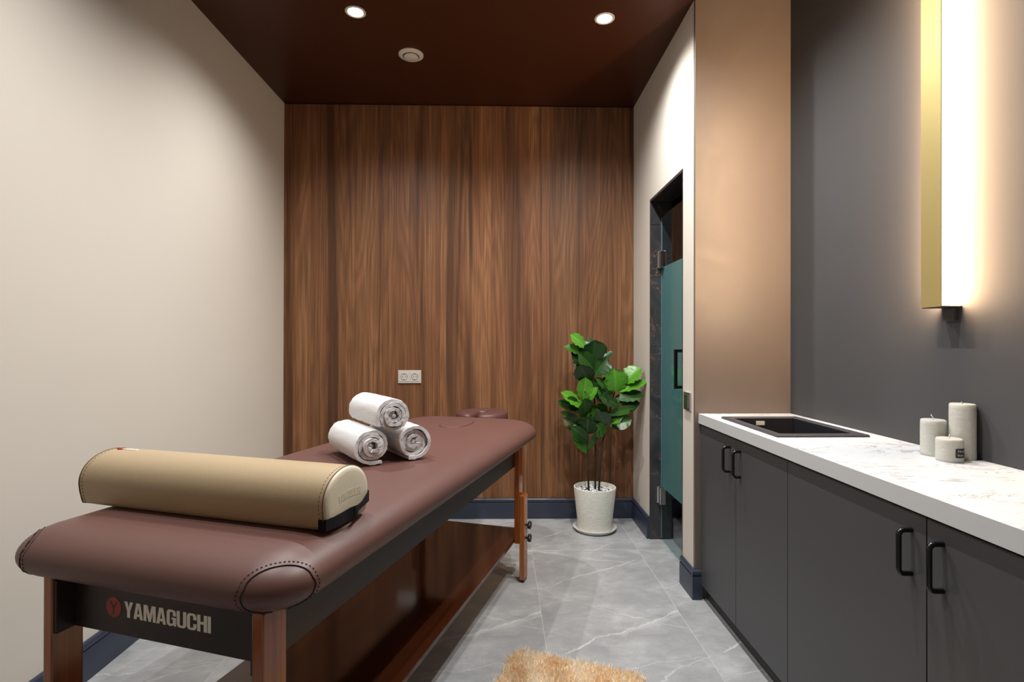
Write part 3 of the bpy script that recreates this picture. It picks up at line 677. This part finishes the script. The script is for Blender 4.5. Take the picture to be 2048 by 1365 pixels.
# ------------------------------------------------------------------ rolled towels
def towel(u,n,z,L,mirror,end_deg,tail,seed,label,turns=3.4,R=.0655):
    rnd=random.Random(seed)
    bx=T(u,n); PSI=math.atan2(.549,.834)
    root=thing('rolled_towel',(bx.x,bx.y,z),PSI,label,'towel','rolled white towels')
    th=.0128; pitch=.0140; steps=int(turns*44); path=[]; phase=math.radians(end_deg)
    for i in range(steps+1):
        f=i/steps; a=phase-(1-f)*turns*2*math.pi; r=R-th/2-(1-f)*turns*pitch
        r=max(r,.004)
        wob=.0030*noise.noise(Vector((seed*3+a*.9,r*60,0)))*(.4+r/.06)
        squash=1+.05*math.cos(2*a+seed)*(1-f)
        path.append((Vector((math.cos(a)*(r+wob)*squash,0,math.sin(a)*(r+wob)/squash)),a))
    # tail leaves the roll on a tangent, following the support
    a=phase; tang=Vector((-math.sin(a),0,math.cos(a))); p0=path[-1][0]
    for k in range(1,tail+1): path.append((p0+tang*.006*k+Vector((0,0,-.0002*k if tail<3 else 0)),a))
    pts=[p for p,_ in path]; nP=len(pts); sec_o=[];sec_i=[]
    for i in range(nP):
        d=(pts[min(i+1,nP-1)]-pts[max(i-1,0)]).normalized(); nrm=Vector((d.z,0,-d.x)); hw=th/2*(.86 if i>nP-3 else 1)*(.92+.3*noise.noise(Vector((i*.3,seed,0))))
        sec_o.append(pts[i]+nrm*hw); sec_i.append(pts[i]-nrm*hw)
    sec=sec_o+sec_i[::-1]; NY=18; bm=bmesh.new(); rings=[]
    for j in range(NY+1):
        f=j/NY; ring=[]
        for i,p in enumerate(sec):
            ii=i if i<nP else 2*nP-1-i
            e=.006*noise.noise(Vector((ii*.045,seed*7,0)))+.0045*math.sin(ii*.05+seed)-(.012*(1-ii/nP) if seed%2 else -.004*(1-ii/nP))
            e2=.006*noise.noise(Vector((ii*.05,seed*11,5)))
            y=(e if j==0 else 0)*1+f*L+(e2 if j==NY else 0)
            if j==0: y=e
            rnd_=1-.03*(abs(2*f-1)**6)+.012*noise.noise(Vector((p.x*22,f*5,p.z*22+seed)))
            fz=.0009*rnd.uniform(-1,1); ring.append(bm.verts.new(((-p.x if mirror else p.x)*rnd_+fz,y+.0012*rnd.uniform(-1,1),p.z*.95*rnd_+.0009*rnd.uniform(-1,1))))
        rings.append(ring)
    k=len(sec)
    for a_,b_ in zip(rings[:-1],rings[1:]):
        for i in range(k): bm.faces.new((a_[i],a_[(i+1)%k],b_[(i+1)%k],b_[i]))
    for ring in (rings[0],rings[-1]):
        for i in range(nP-1): bm.faces.new((ring[i],ring[i+1],ring[2*nP-2-i],ring[2*nP-1-i]))
    # plug of gathered cloth in the very core
    put('towel_cloth',bm,'terry',root,smooth=70)
    q=bmesh.new(); tube([(.001,.003,.001),(.001,.006,0),(0,.012,0),(0,.03,0),(0,L-.02,0)],[.0035,.0075,.0095,.0105,.010],16,q); put('towel_core',q,'terry',root,smooth=True)
    return root
RT=.0638
towel(1.552,-.930,TT+RT+.001,.290,False,272,5,3,'rolled white towel at the lower left of the stack of three, nearest the bolster')
towel(1.664,-.836,TT+RT+.001,.290,True,273,3,4,'rolled white towel at the lower right of the stack of three')
towel(1.602,-.877,TT+RT+.001+.0945,.285,False,215,0,8,'rolled white towel resting on top of the two lower ones')
# ------------------------------------------------------------------ potted fig
PX,PY=.603,3.432
sau=put('plant_saucer',lathe([(0,0),(.112,0),(.122,.003),(.1385,.022),(.1385,.026),(.1355,.0265),(.118,.009),(.112,.007),(0,.007)],64),'saucer_white',smooth=40,loc=(PX,PY,.0005)); tag(sau,'round white saucer under the plant pot','saucer')
pf=thing('potted_fig',(PX,PY,.0085),0,'fiddle-leaf fig with glossy green leaves in a stone-white pot, in the back right corner','plant')
put('pot',lathe([(0,0),(.100,0),(.106,.004),(.1345,.262),(.1335,.268),(.128,.269),(.1255,.262),(.122,.235),(0,.235)],64),'pot_stone',pf,smooth=40)
bm=bmesh.new()
for i in range(520):
    a=random.uniform(0,2*math.pi); r=.117*math.sqrt(random.random()); s=random.uniform(.0035,.0070); black=random.random()<.17
    e=bmesh.ops.create_icosphere(bm,subdivisions=1,radius=s,matrix=Matrix.Translation((r*math.cos(a),r*math.sin(a),.2395+random.uniform(0,.004)))@Matrix.Rotation(random.uniform(0,3),4,'Z')@Matrix.Diagonal((1.3 if not black else 1.5,1,.7,1)))
    for f in {f for v_ in e['verts'] for f in v_.link_faces}: f.material_index=1 if black else 0
pb=put('pebbles',bm,['pebble_white','pebble_black'],pf,smooth=True); pb['kind']='stuff'
PS=1/((F_PX)/(PY*math.cos(YAW)+PX*math.sin(YAW)))   # metres per photo pixel at the plant's distance
def P3(px,py,dy=0):
    X=(px-1024)/F_PX; Z=-(py-682.5-3+.0)/F_PX
    d=R0*X+Vector((FW.x,FW.y,0)).normalized()+Vector((0,0,Z)); k=(PY+dy)/d.y
    p=d*k; return Vector((p.x-PX,p.y-PY,p.z+CAM_Z-.0085))
for pts in ([(1178,972,-.01),(1176,930,-.01),(1175,880,-.01),(1170,830,-.02),(1166,800,-.02)],[(1191,966,.02),(1191,900,.02),(1190,830,.02),(1188,760,.0),(1182,715,-.01)],[(1198,974,-.02),(1203,900,-.02),(1212,850,-.01),(1226,800,0),(1232,770,0)]):
    q=[P3(*p) for p in pts]; q[0].z=.232
    put('stem',tube(q,[.0065,.006,.0055,.0045,.003],8),'stem_bark',pf,smooth=True)
leaves=[(1172,696,1149,671,24,1,-.03),(1175,710,1138,691,18,0,-.02),(1186,722,1190,687,40,0,-.05),(1180,737,1152,706,26,0,-.04),(1188,738,1163,711,26,0,-.05),(1190,722,1222,704,13,0,0),(1190,750,1211,722,33,0,-.05),(1178,765,1163,737,32,0,-.06),(1172,730,1149,727,14,0,.02),(1176,744,1151,749,12,0,.03),
 (1167,801,1172,763,25,1,-.07),(1174,806,1187,779,16,1,-.06),(1166,817,1134,787,22,1,-.06),(1168,834,1172,805,30,0,-.08),(1157,819,1123,805,17,0,-.03),(1156,813,1143,799,14,0,-.05),(1160,839,1127,826,11,0,-.02),(1163,859,1134,840,22,0,-.02),(1176,868,1174,842,34,0,-.08),(1177,882,1151,860,19,0,-.05),(1174,907,1152,877,17,0,-.05),(1175,900,1196,867,10,0,-.05),(1206,874,1196,852,25,0,-.08),
 (1231,785,1232,746,40,1,-.07),(1248,766,1275,738,34,1,-.05),(1238,783,1287,763,19,1,-.06),(1236,797,1279,787,22,0,-.07),(1243,816,1274,806,20,0,-.05),(1240,813,1207,794,22,0,-.07),(1226,790,1200,759,15,0,-.04),(1222,752,1206,775,18,0,0),(1224,752,1218,735,11,0,.02),(1218,850,1257,840,25,0,-.05),(1216,854,1199,830,28,0,-.06),(1222,848,1236,843,12,1,-.07),(1208,829,1266,817,14,0,-.04),
 (1188,700,1203,690,20,0,.0),(1172,752,1160,742,18,0,-.02),(1190,775,1172,780,24,0,-.02),(1200,770,1215,790,24,0,-.02),(1180,815,1190,840,26,0,-.03),(1172,845,1150,850,20,0,.0),(1228,800,1262,797,22,0,.0),(1235,770,1250,752,26,0,-.0),(1205,835,1190,862,20,0,-.02),(1222,835,1243,832,18,0,-.02),(1160,808,1150,822,20,0,-.01),(1188,690,1172,684,18,0,.01),
 (1192,794,1178,770,26,0,-.02),(1196,802,1211,783,26,0,-.02),(1192,832,1207,812,22,0,0),(1186,852,1178,826,24,0,-.01),(1196,852,1190,820,20,0,0),(1183,778,1200,765,22,0,.02),(1215,800,1204,780,20,0,.03),(1180,722,1196,706,22,0,.03)]
def leaf_mesh(L,W,rnd):
    NU,NV=9,6; bm=bmesh.new(); lay=bm.verts.layers.float.new('vein'); g=[]
    bend=rnd.uniform(.15,.6); tw=rnd.uniform(-.3,.3); fold=rnd.uniform(.10,.28)
    for i in range(NU+1):
        t_=i/NU; row=[]
        wd=W/2*(max(0,math.sin(math.pi*min(1,t_**.80*.985+.015)))**.62)*(.52+.62*t_)*1.05 if 0<t_<1 else W*.02
        for j in range(-NV,NV+1):
            s_=j/NV; x=s_*wd; y=L*t_; z=fold*abs(x)-bend*L*.35*t_*t_+.085*W*math.sin(8*t_*3.14+s_*3)*abs(s_)**2*.7
            x2=x*math.cos(tw*t_)-z*math.sin(tw*t_); z2=x*math.sin(tw*t_)+z*math.cos(tw*t_)
            v_=bm.verts.new((x2,y,z2)); vv=.75*math.exp(-(s_*NV)**2*3.5); d=abs(((t_*6-abs(s_)*2.0)%1)-.5); v_[lay]=max(vv*.9,.55*max(0,1-d*5)*(1 if 0<t_<1 else 0)); row.append(v_)
        g.append(row)
    for a,b in zip(g[:-1],g[1:]):
        for j in range(2*NV): bm.faces.new((a[j],a[j+1],b[j+1],b[j]))
    return bm
rnd=random.Random(5)
for (bx,by,tx,ty,wpx,bright,dy) in leaves:
    base=P3(bx,by,dy*.5); tip=P3(tx,ty,dy-.01+rnd.uniform(-.03,.02)); ax=tip-base; L=ax.length*1.16; ax.normalize()
    nrm=Vector((rnd.uniform(-.6,.6),-1,rnd.uniform(-.1,.8)))
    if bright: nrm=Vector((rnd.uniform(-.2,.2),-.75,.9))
    nrm=(nrm-ax*nrm.dot(ax)).normalized(); side=ax.cross(nrm)
    bm=leaf_mesh(L,wpx*PS*1.5,rnd); mt=Matrix((side,ax,nrm)).transposed().to_4x4(); mt.translation=base
    me=D.meshes.new('leaf'); bmesh.ops.recalc_face_normals(bm,faces=bm.faces); bm.to_mesh(me); bm.free()
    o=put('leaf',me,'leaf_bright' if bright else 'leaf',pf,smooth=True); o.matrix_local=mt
# ------------------------------------------------------------------ shaggy rug
RW,RL=.515,.80; ra=math.radians(-20.5)
rc_=Vector((.292,2.003,0))+Vector((math.sin(ra),-math.cos(ra),0))*RL/2
rg=thing('rug',(rc_.x,rc_.y,0),ra,'small shaggy straw-coloured rug on the grey floor at the bottom of the photo','rug')
put('backing',box(-RW/2+.012,RW/2-.012,-RL/2+.012,RL/2-.012,.0004,.008,.003),'rug_base',rg)
rs=np.random.RandomState(3); NF=24000
px=rs.uniform(-RW/2+.012,RW/2-.012,NF); py=rs.uniform(-RL/2+.012,RL/2-.012,NF)
cr=.04; ax_=np.maximum(np.abs(px)-(RW/2-.012-cr),0); ay_=np.maximum(np.abs(py)-(RL/2-.012-cr),0); keep=np.hypot(ax_,ay_)<cr
px,py=px[keep],py[keep]; N=len(px)
fx=np.sin(px*31+1.3*np.sin(py*23))+np.sin(py*37+1.7*np.sin(px*29)); gx=np.cos(px*41+py*19)
ang=fx*1.5+rs.uniform(-2.4,2.4,N); leanl=rs.uniform(.003,.016,N); hgt=rs.uniform(.020,.031,N)
# fibres at the rim lean outward
ex=np.clip((np.abs(px)-(RW/2-.03))/.02,0,1)*np.sign(px); ey=np.clip((np.abs(py)-(RL/2-.03))/.02,0,1)*np.sign(py)
dx=np.cos(ang)*leanl+ex*.010; dy_=np.sin(ang)*leanl+ey*.010
wd=rs.uniform(.0014,.0026,N); wa=rs.uniform(0,np.pi,N); wx,wy=np.cos(wa)*wd,np.sin(wa)*wd
V=np.empty((N,5,3)); 
V[:,0]=np.c_[px-wx,py-wy,np.full(N,.006)]; V[:,1]=np.c_[px+wx,py+wy,np.full(N,.006)]
V[:,2]=np.c_[px-wx*.8+dx*.4,py-wy*.8+dy_*.4,hgt*.62]; V[:,3]=np.c_[px+wx*.8+dx*.4,py+wy*.8+dy_*.4,hgt*.62]
V[:,4]=np.c_[px+dx,py+dy_,hgt]
idx=np.arange(N)[:,None]*5; tri=np.concatenate([idx+[0,1,3],idx+[0,3,2],idx+[2,3,4]],axis=0)
me=D.meshes.new('pile'); me.vertices.add(N*5); me.vertices.foreach_set('co',V.reshape(-1)); me.loops.add(tri.size); me.loops.foreach_set('vertex_index',tri.reshape(-1).astype(np.int32)); me.polygons.add(len(tri)); me.polygons.foreach_set('loop_start',np.arange(0,tri.size,3,dtype=np.int32)); me.polygons.foreach_set('loop_total',np.full(len(tri),3,dtype=np.int32)); me.update(calc_edges=True)
at=me.attributes.new('tint','FLOAT','POINT'); patch=.16*np.tanh(fx*.8)+.12*gx
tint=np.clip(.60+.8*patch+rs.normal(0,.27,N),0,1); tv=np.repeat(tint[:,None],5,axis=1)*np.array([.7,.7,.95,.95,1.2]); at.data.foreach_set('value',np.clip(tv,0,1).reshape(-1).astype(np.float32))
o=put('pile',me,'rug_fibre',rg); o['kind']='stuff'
